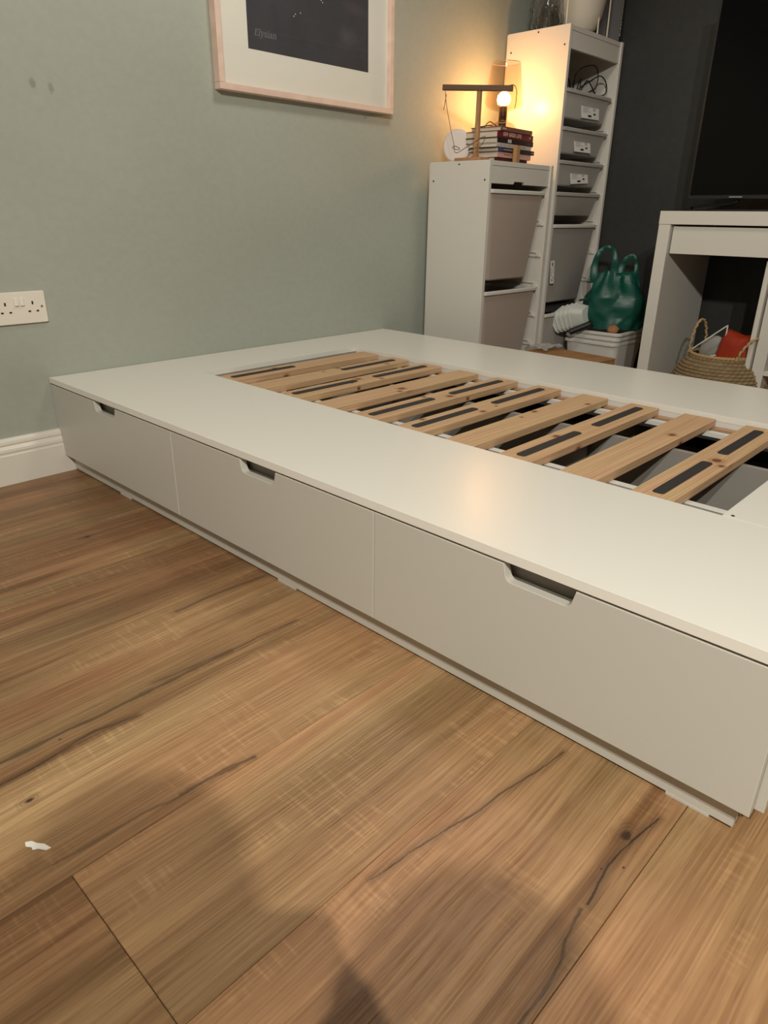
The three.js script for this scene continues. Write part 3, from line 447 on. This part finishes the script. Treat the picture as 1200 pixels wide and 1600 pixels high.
// ---------------------------------------------------------------- picture, socket
{
  const z1 = -0.652, z0 = -1.432, y0 = 1.094, y1 = 2.03, d = 0.033, fw = 0.019;
  const P = thing('framed_picture', 'dark abstract print in a wide mount and pale wood frame', 'picture', [0, 0, 0]);
  const ft = pineTex(11, []); const fm = std(0xffffff, 0.5, { map: dataTex(256, 64, (x, y, o) => { const n = 16 * (noise(x / 24, y / 1.5, 61) - 0.5) + 8 * (noise(x / 6, y, 62) - 0.5); o[0] = 224 + n; o[1] = 196 + n; o[2] = 180 + n; }) });
  const bar = (a, b, c, e) => bx(0.001, b, a, d, e, c, 0.0015);
  part('frame', [bar(z0, y0, z1, y0 + fw), bar(z0, y1 - fw, z1, y1), bar(z0, y0 + fw, z0 + fw, y1 - fw), bar(z1 - fw, y0 + fw, z1, y1 - fw)], fm, P);
  part('mount', (() => { const zs = [z0 + fw, z1 - fw], py0 = 1.219, py1 = 1.905, pz0 = -1.316, pz1 = -0.780; return [bx(0.012, y0 + fw, zs[0], 0.0145, py0, zs[1], 0.0004), bx(0.012, py1, zs[0], 0.0145, y1 - fw, zs[1], 0.0004), bx(0.012, py0, zs[0], 0.0145, py1, pz0, 0.0004), bx(0.012, py0, pz1, 0.0145, py1, zs[1], 0.0004)]; })(), std(srgb(226, 222, 210), 0.85), P);
  const art = canvasTex(640, 820, (c, w, h) => {
    c.fillStyle = '#3c3c40'; c.fillRect(0, 0, w, h);
    const r = rng(9); for (let i = 0; i < 260; i++) { const v = 46 + 26 * r(); c.fillStyle = `rgba(${v},${v},${v + 6},0.16)`; c.beginPath(); c.ellipse(r() * w, r() * h, 30 + 90 * r(), 12 + 40 * r(), r() * 3, 0, 7); c.fill(); }
    for (let i = 0; i < 40; i++) { c.strokeStyle = `rgba(95,92,90,${0.05 + 0.1 * r()})`; c.lineWidth = 1 + 3 * r(); const y = r() * h; c.beginPath(); c.moveTo(r() * w, y); c.lineTo(w, y - 20 + 40 * r()); c.stroke(); }
    for (const [x, y, a, b, k] of [[340, 560, 60, 40, 0.25], [520, 700, 60, 36, 0.22], [560, 600, 80, 26, 0.15], [300, 420, 120, 60, 0.2], [420, 220, 160, 90, 0.2]]) for (let q = 6; q > 0; q--) { c.fillStyle = `rgba(150,148,140,${k / 6})`; c.beginPath(); c.ellipse(x, y, a * q / 6, b * q / 6, 0.1, 0, 7); c.fill(); }
    c.fillStyle = '#c9c6bc'; for (const [x, y] of [[236, 668], [262, 660], [228, 676], [370, 600], [378, 606], [352, 590]]) c.fillRect(x, y, 5, 4);
    c.fillStyle = '#7d7d80'; c.font = 'italic 30px serif'; c.fillText('Elysian', 36, 768);
  });
  { const g = bx(0.009, 1.215, -1.320, 0.0118, 1.909, -0.776, 0), p = g.attributes.position, uv = g.attributes.uv; for (let i = 0; i < p.count; i++) uv.setXY(i, (-0.776 - p.getZ(i)) / 0.544, (p.getY(i) - 1.215) / 0.694); part('print', g, std(0xffffff, 0.7, { map: art }), P); }
  part('backing', bx(0.002, y0 + 0.004, z0 + 0.004, 0.0088, y1 - 0.004, z1 - 0.004, 0), M.innerDark, P);
  part('glazing', new THREE.PlaneGeometry(z1 - z0 - 2 * fw, y1 - y0 - 2 * fw).rotateY(Math.PI / 2).translate(0.0205, (y0 + y1) / 2, (z0 + z1) / 2), phys(0xffffff, 0.02, { transmission: 1, thickness: 0, ior: 1.5 }), P);
}
{
  const S = thing('power_socket', 'white double switched wall socket beside the bed', 'socket', [0, 0.491, 0.0475]);   // plate 146 x 86 mm
  const plate = extrude((() => { const s = new THREE.Shape(), w = 0.073, h = 0.043, r = 0.004; s.moveTo(-w + r, -h); s.lineTo(w - r, -h); s.quadraticCurveTo(w, -h, w, -h + r); s.lineTo(w, h - r); s.quadraticCurveTo(w, h, w - r, h); s.lineTo(-w + r, h); s.quadraticCurveTo(-w, h, -w, h - r); s.lineTo(-w, -h + r); s.quadraticCurveTo(-w, -h, -w + r, -h); return s; })(), 0.009, 0.002).rotateY(Math.PI / 2);
  part('plate', plate, std(srgb(232, 224, 212), 0.3), S);
  const hole = (y, z, h, w) => part('pin_hole', bx(0.0086, y - h / 2, z - w / 2, 0.0094, y + h / 2, z + w / 2, 0.0002), M.black, S);
  for (const s of [1, -1]) {
    const zc = 0.0365 * s; hole(0.012, zc, 0.009, 0.0045); hole(-0.0105, zc - 0.011, 0.0045, 0.007); hole(-0.0105, zc + 0.011, 0.0045, 0.007);
    const k = part('switch', new RoundedBoxGeometry(0.006, 0.022, 0.0105, 2, 0.0012), std(srgb(236, 228, 216), 0.3), S, [0.0105, 0.017, 0.0075 * s]); k.rotation.z = 0.12;
    part('screw', new THREE.CylinderGeometry(0.003, 0.003, 0.001, 16).rotateZ(Math.PI / 2).translate(0.0093, 0.001, 0.0605 * s), std(srgb(150, 140, 125), 0.3, { metalness: 0.7 }), S);
  }
}

// ---------------------------------------------------------------- desk, television
{
  const x0 = 0.85, x1 = 2.25, z1 = -2.10, z0 = -2.575, h = 0.767, t = 0.048, pw = 0.048;
  const D = thing('desk', 'white desk against the dark wall, carrying the television', 'desk');
  part('desktop', bx(x0, h - t, z0, x1, h, z1, 0.0015), M.shelf, D);
  part('side_panel', bx(x0 + 0.001, 0, z0 + 0.002, x0 + pw, h - t - 0.0005, z1 - 0.0015, 0.0015), M.shelf, D);
  part('side_panel', bx(x1 - pw, 0, z0 + 0.002, x1 - 0.001, h - t - 0.0005, z1 - 0.0015, 0.0015), M.shelf, D);
  const dr = part('drawer', bx(x0 + pw + 0.006, 0.612, z1 - 0.036, x1 - pw - 0.006, h - t - 0.007, z1 - 0.018, 0.0015), M.shelf, D);
  part('drawer_box', bx(x0 + pw + 0.02, 0.622, z0 + 0.05, x1 - pw - 0.02, h - t - 0.012, z1 - 0.0365, 0.001), M.innerDark, dr);
  const pd = part('pedestal', [bx(1.262, 0.10, z0 + 0.01, 1.280, 0.60, z1 - 0.045, 0.0015), bx(1.286, 0.10, z0 + 0.01, 1.33, 0.60, z1 - 0.06, 0.0015), bx(1.33, 0.185, z0 + 0.01, 1.80, 0.203, z1 - 0.06, 0.0015), bx(1.80, 0.10, z0 + 0.01, 1.818, 0.60, z1 - 0.045, 0.0015), bx(1.262, 0.585, z0 + 0.01, 1.818, 0.601, z1 - 0.07, 0.0015), bx(1.262, 0, z0 + 0.05, 1.30, 0.10, z0 + 0.09, 0.0015), bx(1.78, 0, z0 + 0.05, 1.818, 0.10, z0 + 0.09, 0.0015)], M.shelf, D);
  const T = thing('television', 'large black flat screen television standing on the desk', 'television', [1.475, h, -2.32]);
  part('cabinet', new RoundedBoxGeometry(1.23, 0.715, 0.035, 2, 0.004).translate(0, 0.402, -0.01), M.black, T);
  part('screen', new RoundedBoxGeometry(1.212, 0.69, 0.003, 1, 0.001).translate(0, 0.406, 0.0085), phys(srgb(4, 4, 5), 0.2, { specularIntensity: 0.35 }), T);
  part('stand', [tube([[-0.53, 0.010, 0.16], [-0.50, 0.018, 0.10], [-0.44, 0.028, 0.0], [-0.42, 0.05, -0.02]], 0.007, 24, 8), bx(-0.5, 0.001, -0.06, 0.5, 0.008, 0.05, 0.002), bx(-0.12, 0.006, -0.03, 0.12, 0.06, 0.0, 0.002)], M.black, T);
  const gl = part('badge', bx(-0.45, 0.051, 0.0105, -0.40, 0.0555, 0.0125, 0.0005), std(srgb(190, 190, 188), 0.2, { metalness: 0.8 }), T);
}

// ---------------------------------------------------------------- basket and its contents
{
  const B = thing('seagrass_basket', 'round woven seagrass basket on the floor under the desk', 'basket', [1.15, 0, -2.22]);
  const rows = 19, seg = 220, pos = [], idx = [], col = [], prof = (t) => { const y = 0.235 * t; return [0.125 + 0.058 * Math.sin(Math.PI * clamp(0.18 + 0.80 * t)) - 0.012 * sstep(0.8, 1, t), y]; };
  const nv = rows * 6; const rr = rng(4);
  for (let j = 0; j <= nv; j++) for (let i = 0; i <= seg; i++) {
    const t = j / nv, row = Math.floor(t * rows * 0.9999), f = t * rows - row, a = i / seg * Math.PI * 2, ph = (row % 2) * 0.5, st = (i / seg * 44 + ph + (f - 0.5) * 0.55) % 1;
    const b = Math.pow(Math.sin(Math.PI * f), 0.6) * (0.30 + 0.70 * Math.sin(Math.PI * st)), [r, y] = prof(t), R = r + 0.0075 * b;
    pos.push(Math.cos(a) * R, y, Math.sin(a) * R);
    const k = 0.45 + 0.5 * b + 0.25 * (hash(Math.floor(i / seg * 44 + ph), row, 3) - 0.5); col.push(0.26 * k + 0.05, 0.185 * k + 0.032, 0.095 * k + 0.014);
  }
  for (let j = 0; j < nv; j++) for (let i = 0; i < seg; i++) { const a = j * (seg + 1) + i; idx.push(a, a + seg + 1, a + 1, a + 1, a + seg + 1, a + seg + 2); }
  const g = new THREE.BufferGeometry(); g.setAttribute('position', new THREE.Float32BufferAttribute(pos, 3)); g.setAttribute('color', new THREE.Float32BufferAttribute(col, 3)); g.setIndex(idx); g.computeVertexNormals();
  part('body', g, std(0xffffff, 0.85, { vertexColors: true, side: THREE.DoubleSide }), B);
  const straw = std(srgb(176, 148, 104), 0.85);
  part('bottom', new THREE.CylinderGeometry(0.150, 0.150, 0.008, 40).translate(0, 0.004, 0), straw, B);
  const rim = []; for (let i = 0; i < 60; i++) { const a = i / 60 * Math.PI * 2; const e = new THREE.SphereGeometry(0.0085, 8, 6); e.scale(0.8, 0.75, 1.25); e.rotateX(0.5); e.rotateY(-a); e.translate(Math.cos(a) * 0.122, 0.237, Math.sin(a) * 0.122); rim.push(e); }
  part('rim', rim, straw, B);
  const handle = (a, tilt, hgt) => { const c = V(Math.cos(a) * 0.118, 0.235, Math.sin(a) * 0.118), tx = V(-Math.sin(a), 0, Math.cos(a)), out = V(Math.cos(a), 0, Math.sin(a)); const gs = [], pts = []; for (let i = 0; i <= 10; i++) { const s = i / 10 * Math.PI; pts.push(c.clone().addScaledVector(tx, -Math.cos(s) * 0.055).add(V(0, Math.sin(s) * hgt, 0)).addScaledVector(out, Math.sin(s) * tilt)); }
    const cv = new THREE.CatmullRomCurve3(pts); for (let i = 0; i < 34; i++) { const p = cv.getPoint(i / 33), q = cv.getTangent(i / 33); const e = new THREE.SphereGeometry(0.0062, 8, 6); e.scale(0.8, 1.3, 0.8); e.applyQuaternion(new THREE.Quaternion().setFromUnitVectors(V(0, 1, 0), q)); e.translate(p.x + 0.002 * Math.sin(i * 2.1), p.y, p.z + 0.002 * Math.cos(i * 2.1)); gs.push(e); } return gs; };
  part('handle', handle(3.35, 0.0, 0.125), straw, B);
  part('handle', handle(0.42, 0.03, 0.085), straw, B);
  // contents
  const bag = loft([0, 1, 2, 3, 4, 5, 6].map((k) => { const t = k / 6, o = []; for (let i = 0; i < 28; i++) { const a = i / 28 * Math.PI * 2, n = 1 + 0.22 * (noise(Math.cos(a) * 2 + 5, Math.sin(a) * 2 + t * 3 + 5, 8) - 0.5); o.push([Math.cos(a) * 0.085 * n * (1 - 0.12 * t * t) + 0.035 * t, 0.15 + 0.170 * t + 0.016 * Math.sin(a * 2 + t), Math.sin(a) * 0.055 * n * (1 - 0.3 * t)]); } return o; }), true, true, 1.2);
  solo('orange_bag', bag.translate(1.188, 0, -2.21), std(srgb(158, 46, 16), 0.55), 'crumpled orange fabric bag poking out of the basket', 'bag');
  const hg = thing('wire_hanger', 'white wire hanger sticking up out of the basket', 'hanger', [0, 0, 0]);
  part('wire', tube([[1.035, 0.245, -2.19], [1.045, 0.255, -2.19], [1.145, 0.345, -2.2], [1.152, 0.346, -2.2], [1.153, 0.34, -2.2], [1.152, 0.245, -2.2], [1.14, 0.235, -2.2], [1.075, 0.215, -2.19]], 0.0028, 90, 6), M.white, hg);
  solo('grey_pouch', (() => { const g2 = new THREE.SphereGeometry(0.06, 24, 16); g2.scale(0.75, 1, 0.35); g2.rotateZ(-0.5); return g2.translate(1.09, 0.245, -2.25); })(), std(srgb(150, 146, 140), 0.6), 'rounded grey pouch standing in the basket beside the orange bag', 'pouch');
  solo('striped_cloth', loft([0, 1, 2, 3, 4].map((k) => { const t = k / 4; return ring(0.11 * (1 - 0.25 * t), 0.05, 0.015, 0.18 + 0.085 * t, 4, 0.02 * t, 0); })).translate(1.115, 0, -2.285), std(0xffffff, 0.8, { map: (() => { const q = dataTex(64, 64, (x, y, o) => { const s = Math.floor((x + y) / 8) % 2; o[0] = s ? 190 : 40; o[1] = s ? 184 : 36; o[2] = s ? 176 : 34; }); q.repeat.set(12, 12); return q; })() }), 'folded black and white striped cloth inside the basket', 'cloth');
}

// ---------------------------------------------------------------- stack of trays, green bag, containers, box
{
  const xc = 0.512, zc = -2.448, N = 3;
  for (let i = 0; i < N; i++) {
    const b = thing('plastic_tray', ['white tray at the bottom of the stack under the green bag', 'white tray in the middle of the stack under the green bag', 'white tray on top of the stack, right under the green bag'][i], 'tray', [xc + 0.003 * i, 0.001 + 0.0235 * i, zc + 0.002 * i], 0.02 * (i - 1), 'white trays nested in a stack');
    part('body', tray(0.264, 0.282, 0.23, 0.25, 0.188, 0.03, 0.0022), M.binWhite, b);
    part('rim', rimRing(0.264, 0.282, 0.032, 0.188, 0.013, 0.016, 0.003), M.binWhite, b);
  }
  // green carrier bag
  const yb = 0.252, H = 0.245, rings = [], n = 72;
  for (let k = 0; k <= 44; k++) {
    const t = k / 44, o = [], gather = sstep(0.55, 1, t), w = 0.128 * (0.93 + 0.12 * Math.sin(Math.PI * Math.min(1, t * 1.5))) * (1 - 0.42 * gather), d = 0.088 * (1 - 0.62 * gather);
    for (let i = 0; i < n; i++) {
      const a = i / n * Math.PI * 2, ca = Math.cos(a), sa = Math.sin(a), fold = gather * 0.16 * Math.sin(a * 9 + 2 * t) + 0.05 * Math.sin(a * 5 + t * 7) + 0.10 * (noise(ca * 3 + 7, sa * 3 + t * 5 + 7, 12) - 0.5) + 0.07 * (noise(ca * 8 + 7, sa * 8 + t * 10 + 7, 13) - 0.5);
      const sq = 1 / Math.pow(Math.pow(Math.abs(ca), 3) + Math.pow(Math.abs(sa), 3), 1 / 3);
      o.push([ca * sq * w * (1 + fold) - 0.012 * gather, yb + 0.004 + H * t + 0.012 * gather * Math.cos(a * 3), sa * sq * d * (1 + fold)]);
    }
    rings.push(o);
  }
  const bagMat = phys(srgb(4, 76, 64), 0.42, {});
  const Bg = thing('carrier_bag', 'dark green plastic carrier bag with loop handles on white trays', 'bag', [0.545, 0, -2.44], 0.5);
  part('body', loft(rings, true, true, 1.0), bagMat, Bg);
  const strap = (pts, w) => { const cv = new THREE.CatmullRomCurve3(pts.map((p) => V(...p))), rs = []; for (let i = 0; i <= 28; i++) { const p = cv.getPoint(i / 28), q = cv.getTangent(i / 28), s = V(0, 0, 1), nn = V().crossVectors ? new THREE.Vector3().crossVectors(q, s).normalize() : s, ww = w * (0.55 + 0.75 * Math.abs(i / 14 - 1) ** 2) * (0.9 + 0.3 * noise(i * 0.7, w * 900, 4)), o = []; for (let j = 0; j < 10; j++) { const a = j / 10 * Math.PI * 2; const e = p.clone().addScaledVector(nn, Math.cos(a) * ww).addScaledVector(s, Math.sin(a) * 0.0022 + 0.004 * Math.sin(i * 0.9)); o.push(e.toArray()); } rs.push(o); } return loft(rs, true, true, 1.2); };
  part('handle', strap([[-0.105, 0.455, 0], [-0.112, 0.53, 0.0], [-0.10, 0.585, 0.0], [-0.07, 0.612, 0], [-0.035, 0.60, 0], [-0.022, 0.55, 0], [-0.02, 0.48, 0]], 0.016), bagMat, Bg);
  part('handle', strap([[0.0, 0.47, -0.01], [0.012, 0.53, -0.01], [0.03, 0.568, -0.01], [0.055, 0.578, -0.01], [0.072, 0.55, -0.01], [0.078, 0.50, -0.01], [0.085, 0.44, -0.01]], 0.015), bagMat, Bg);
  // five white food containers nested on their side
  for (let i = 0; i < 5; i++) {
    const c = solo('food_container', loft([ring(0.075, 0.075, 0.02, 0), ring(0.10, 0.10, 0.024, 0.06), ring(0.108, 0.108, 0.026, 0.062), ring(0.108, 0.108, 0.026, 0.065), ring(0.096, 0.096, 0.022, 0.064), ring(0.072, 0.072, 0.018, 0.003)]), std(srgb(216, 220, 212), 0.35),
      ['white container at the left end of the nested row leaning on the bag', 'second white container from the left of the nested row', 'middle white container of the nested row by the bag', 'second white container from the bag end of the nested row', 'white container of the nested row touching the green bag'][i], 'container', 'white containers nested on their side');
    c.position.set(0.394 + 0.021 * i, 0.300 + 0.004 * i, -2.30 - 0.003 * i); c.rotation.set(0.35, 0, Math.PI / 2 + 0.35 - 0.05 * i, 'YXZ');
  }
  const fl = thing('torch', 'black cylindrical torch resting across the rim of the white trays', 'torch', [0.478, 0.262, -2.268], 0.62);
  part('barrel', lathe([[0.001, -0.055], [0.013, -0.055], [0.0145, -0.052], [0.0145, 0.03], [0.0155, 0.034], [0.0155, 0.055], [0.001, 0.055]], 28).rotateZ(-Math.PI / 2 + 0.42), M.black, fl);
  part('button', bx(-0.004, 0.0125, -0.003, 0.010, 0.0165, 0.003, 0.001), M.steel, fl).rotation.z = 0.42;
  solo('paper_scrap_ball', (() => { const g = new THREE.IcosahedronGeometry(0.024, 2), p = g.attributes.position; for (let i = 0; i < p.count; i++) { const v = V(p.getX(i), p.getY(i), p.getZ(i)), k = 1 + 0.4 * (noise(v.x * 60 + 9, v.y * 60 + v.z * 50 + 9, 5) - 0.5); p.setXYZ(i, v.x * k, v.y * k * 0.9, v.z * k); } g.computeVertexNormals(); return g.translate(0.607, 0.258, -2.338); })(), std(srgb(170, 118, 82), 0.8), 'small crumpled brown paper ball on the tray rim before the bag', 'paper');
  solo('baking_dish', loft([ring(0.10, 0.10, 0.02, 0), ring(0.104, 0.104, 0.022, 0.004), ring(0.098, 0.098, 0.02, 0.010)]).rotateZ(0.25).translate(0.44, 0.378, -2.42), std(srgb(70, 68, 64), 0.5), 'dark grey dish lying over the white containers behind the row', 'dish');
  // cardboard box between the bed and the shelving
  const cm = std(0xffffff, 0.85, { map: dataTex(128, 128, (x, y, o) => { const n = 14 * (noise(x / 2, y / 20, 71) - 0.5) + 10 * (noise(x / 30, y / 30, 72) - 0.5); o[0] = 168 + n; o[1] = 124 + n; o[2] = 78 + n; }) });
  const C = thing('cardboard_box', 'closed brown cardboard box on the floor behind the bed', 'box', [0.625, 0, -1.925], -0.12);
  part('walls', bx(-0.17, 0, -0.085, 0.17, 0.196, 0.085, 0.002), cm, C);
  part('flap', bx(-0.172, 0.1962, -0.087, 0.172, 0.1995, -0.002, 0.0008), cm, C);
  part('flap', bx(-0.172, 0.1962, 0.000, 0.172, 0.1995, 0.087, 0.0008), cm, C);
  const fg = (() => { const g = new THREE.PlaneGeometry(0.17, 0.15, 44, 40).rotateX(-Math.PI / 2), p = g.attributes.position; for (let i = 0; i < p.count; i++) { const x = p.getX(i), z = p.getZ(i), w = 0.016 * noise(x * 34 + 4, z * 30 + 4, 6) + 0.008 * noise(x * 80 + 3, z * 74 + 3, 7); p.setY(i, 0.2015 + w - (x < -0.012 ? 1.5 * (-0.012 - x) : 0)); if (x < -0.012) p.setX(i, -0.012 + (x + 0.012) * 0.45 - w); } g.computeVertexNormals(); return g; })();
  solo('plastic_film', fg.translate(0.455, 0, -1.945), phys(srgb(225, 225, 220), 0.15, { transmission: 0.6, thickness: 0, side: THREE.DoubleSide }), 'crumpled clear plastic film draped over the left end of the cardboard box', 'film');
  // white lump on the pedestal shelf
  solo('white_carrier_bag', (() => { const g = new THREE.SphereGeometry(0.09, 32, 24), p = g.attributes.position; for (let i = 0; i < p.count; i++) { const v = V(p.getX(i), p.getY(i), p.getZ(i)), k = 1 + 0.35 * (noise(v.x * 22 + 9, v.y * 22 + v.z * 15 + 9, 15) - 0.5); p.setXYZ(i, v.x * k, Math.max(-0.075, v.y * k * 0.95), v.z * k); } g.computeVertexNormals(); return g.translate(1.43, 0.2795, -2.27); })(), std(srgb(200, 200, 198), 0.35), 'crumpled white plastic bag on the low shelf right of the basket', 'bag');
  // scrap of white paper on the floor
  const sc = poly([[-0.017, 0.004], [-0.010, 0.006], [-0.002, 0.003], [0.008, 0.002], [0.018, -0.003], [0.014, -0.006], [0.003, -0.004], [-0.003, -0.006], [-0.006, -0.002], [-0.014, -0.001]]);
  const sg = new THREE.ExtrudeGeometry(sc, { depth: 0.0012, bevelEnabled: true, bevelSize: 0.0006, bevelThickness: 0.0006, bevelSegments: 1 }).rotateX(-Math.PI / 2).rotateY(0.76).translate(1.365, 0.0007, 0.623);
  solo('paper_scrap', sg, std(srgb(236, 232, 222), 0.7), 'tiny torn scrap of white paper on the floor boards', 'paper');
}

// ---------------------------------------------------------------- the photographer, kneeling behind the camera; the shadows on the floor are theirs
{
  const F = V(-Math.sin(YAW), 0, -Math.cos(YAW)), R = V(Math.cos(YAW), 0, -Math.sin(YAW)), O = V(CAM.x - F.x * 0.30, 0, CAM.z - F.z * 0.30);
  const who = thing('person', 'kneeling person in dark jumper and jeans holding up a phone', 'person', [O.x, 0, O.z], YAW);   // local -z is forward, +x right
  const L = (x, y, f) => V(x, y, -f);
  const smin = (a, b, k) => { const h = Math.max(k - Math.abs(a - b), 0) / k; return Math.min(a, b) - h * h * k * 0.25; };
  const cap = (p, [a, b, ra, rb]) => { const bx0 = b.x - a.x, by = b.y - a.y, bz = b.z - a.z, px = p.x - a.x, py = p.y - a.y, pz = p.z - a.z, l2 = bx0 * bx0 + by * by + bz * bz, t = l2 > 0 ? clamp((px * bx0 + py * by + pz * bz) / l2) : 0; return Math.hypot(px - t * bx0, py - t * by, pz - t * bz) - (ra + (rb - ra) * t); };
  function mesh(bones, k, c, half, res) {
    const mc = new MarchingCubes(res, undefined, false, false, 160000), p = V(0, 0, 0), hs = res / 2; mc.isolation = 0;
    for (let z = 0; z < res; z++) for (let y = 0; y < res; y++) for (let x = 0; x < res; x++) { p.set(c.x + (x - hs) / hs * half, c.y + (y - hs) / hs * half, c.z + (z - hs) / hs * half); let d = 9; for (const b of bones) d = smin(d, cap(p, b), k); mc.field[z * res * res + y * res + x] = -d; }
    mc.update(); const n = mc.count ?? mc.geometry.drawRange.count, g = new THREE.BufferGeometry();
    const pos = new Float32Array(mc.positionArray.slice(0, n * 3)), nor = new Float32Array(mc.normalArray.slice(0, n * 3));
    for (let i = 0; i < n; i++) { pos[3 * i] = c.x + pos[3 * i] * half; pos[3 * i + 1] = c.y + pos[3 * i + 1] * half; pos[3 * i + 2] = c.z + pos[3 * i + 2] * half; }
    g.setAttribute('position', new THREE.BufferAttribute(pos, 3)); g.setAttribute('normal', new THREE.BufferAttribute(nor, 3)); return g;
  }
  const H = L(0, 1.09, 0), limbs = [], cloth = [], legs = [];
  const neck = [L(0, 1.02, -0.03), L(0, 0.93, -0.06), 0.05, 0.056];
  limbs.push(neck, [L(0, 0.90, -0.07), L(0, 0.54, -0.12), 0.10, 0.12]);
  cloth.push([L(-0.13, 0.895, -0.06), L(0.13, 0.895, -0.06), 0.065, 0.065], [L(0, 0.86, -0.04), L(0, 0.58, -0.11), 0.135, 0.14], [L(-0.07, 0.84, -0.03), L(-0.06, 0.57, -0.12), 0.105, 0.11], [L(0.07, 0.84, -0.03), L(0.06, 0.57, -0.12), 0.105, 0.11]);
  const hands = [];
  for (const s of [-1, 1]) {
    const sh = L(0.175 * s, 0.895, -0.055), el = L(0.165 * s, 0.66, 0.045), wr = L(0.092 * s, 0.635, 0.235), pm = L(0.062 * s, 0.69, 0.262);
    limbs.push([sh, el, 0.046, 0.04], [el, wr, 0.038, 0.026]); cloth.push([sh, el, 0.06, 0.05], [el, wr, 0.049, 0.034]);
    legs.push([L(0.085 * s, 0.50, -0.12), L(0.12 * s, 0.09, -0.02), 0.10, 0.066], [L(0.12 * s, 0.068, -0.02), L(0.12 * s, 0.055, -0.44), 0.062, 0.045]);
    limbs.push([L(0.085 * s, 0.50, -0.12), L(0.12 * s, 0.09, -0.02), 0.08, 0.055], [L(0.12 * s, 0.065, -0.02), L(0.12 * s, 0.05, -0.47), 0.05, 0.034], [L(0.12 * s, 0.042, -0.48), L(0.12 * s, 0.03, -0.60), 0.035, 0.025]);
    const h = [[wr, pm, 0.025, 0.027], [L(0.068 * s, 0.67, 0.258), L(0.058 * s, 0.715, 0.268), 0.02, 0.017]];
    for (let i = 0; i < 4; i++) { const y = 0.725 - 0.0185 * i, r = 0.0085 - 0.0004 * i, ln = [1, 1.08, 1.02, 0.85][i]; h.push([L(0.062 * s, y - 0.012, 0.262), L(0.051 * s, y, 0.286 + 0.012 * ln), r + 0.001, r], [L(0.051 * s, y, 0.286 + 0.012 * ln), L((0.051 - 0.024 * ln) * s, y + 0.002, 0.3055), r, r - 0.001]); }
    h.push([L(0.070 * s, 0.672, 0.25), L(0.062 * s, 0.705, 0.262), 0.0125, 0.0105], [L(0.062 * s, 0.705, 0.262), L(0.036 * s, 0.727, 0.2715), 0.0105, 0.0085]);
    hands.push(h);
  }
  const face = [[H.clone().add(V(0, 0.02, 0.018)), H.clone().add(V(0, 0.015, -0.015)), 0.079, 0.074], [H.clone().add(V(0, -0.045, -0.03)), H.clone().add(V(0, -0.075, -0.055)), 0.052, 0.03], [H.clone().add(V(0, 0.005, -0.088)), H.clone().add(V(0, -0.03, -0.104)), 0.008, 0.0135], [H.clone().add(V(-0.02, -0.056, -0.082)), H.clone().add(V(0.02, -0.056, -0.082)), 0.007, 0.007], neck];
  for (const s of [-1, 1]) face.push([H.clone().add(V(0.076 * s, 0.012, 0.0)), H.clone().add(V(0.074 * s, -0.022, -0.006)), 0.013, 0.008]);
  const geos = [mesh(limbs, 0.03, V(0, 0.53, 0.16), 0.58, 96), mesh(face, 0.016, V(0, 1.06, 0.02), 0.17, 96)];
  hands.forEach((h, i) => geos.push(mesh(h, 0.006, V((i ? 1 : -1) * 0.06, 0.69, -0.265), 0.09, 64)));
  const body = part('body', mergeGeometries(geos), std(srgb(205, 160, 132), 0.55), who);
  part('jumper', mesh(cloth, 0.05, V(0, 0.70, -0.02), 0.42, 80), std(srgb(52, 56, 66), 0.9), body);
  part('trousers', mesh(legs, 0.04, V(0, 0.32, 0.2), 0.40, 80), std(srgb(60, 74, 104), 0.9), body);
  const hair = [[H.clone().add(V(0, 0.042, 0.03)), H.clone().add(V(0, 0.048, -0.02)), 0.083, 0.068], [H.clone().add(V(0, 0.0, 0.05)), H.clone().add(V(0, -0.05, 0.055)), 0.07, 0.055]];
  part('hair', mesh(hair, 0.03, V(0, 1.08, 0.02), 0.19, 64), std(srgb(58, 42, 32), 0.7), body);
  for (const s of [-1, 1]) { const e = part('eye', new THREE.SphereGeometry(0.0115, 16, 12), std(srgb(235, 232, 226), 0.2), body, [0.031 * s, H.y + 0.006, H.z - 0.078]); part('iris', new THREE.SphereGeometry(0.0056, 12, 8).translate(0, -0.003, -0.0068), std(srgb(60, 44, 34), 0.2), e); }
  // phone held upright, its lens at the camera
  const P = thing('phone', 'black phone held up in both hands of the kneeling person', 'phone', CAM.clone().addScaledVector(F, -0.016).toArray(), YAW); P.rotation.set(-PITCH, YAW, 0, 'YXZ');
  part('case', new RoundedBoxGeometry(0.073, 0.148, 0.008, 3, 0.0038).translate(0.022, -0.058, 0), M.black, P);
  part('lens', new THREE.CylinderGeometry(0.007, 0.007, 0.002, 20).rotateX(Math.PI / 2).translate(0, 0, -0.005), phys(srgb(10, 10, 14), 0.1), P);
  part('screen', new RoundedBoxGeometry(0.067, 0.141, 0.0006, 1, 0.0002).translate(0.022, -0.058, 0.0042), std(srgb(12, 12, 14), 0.15), P);
}

renderer.render(scene, camera);
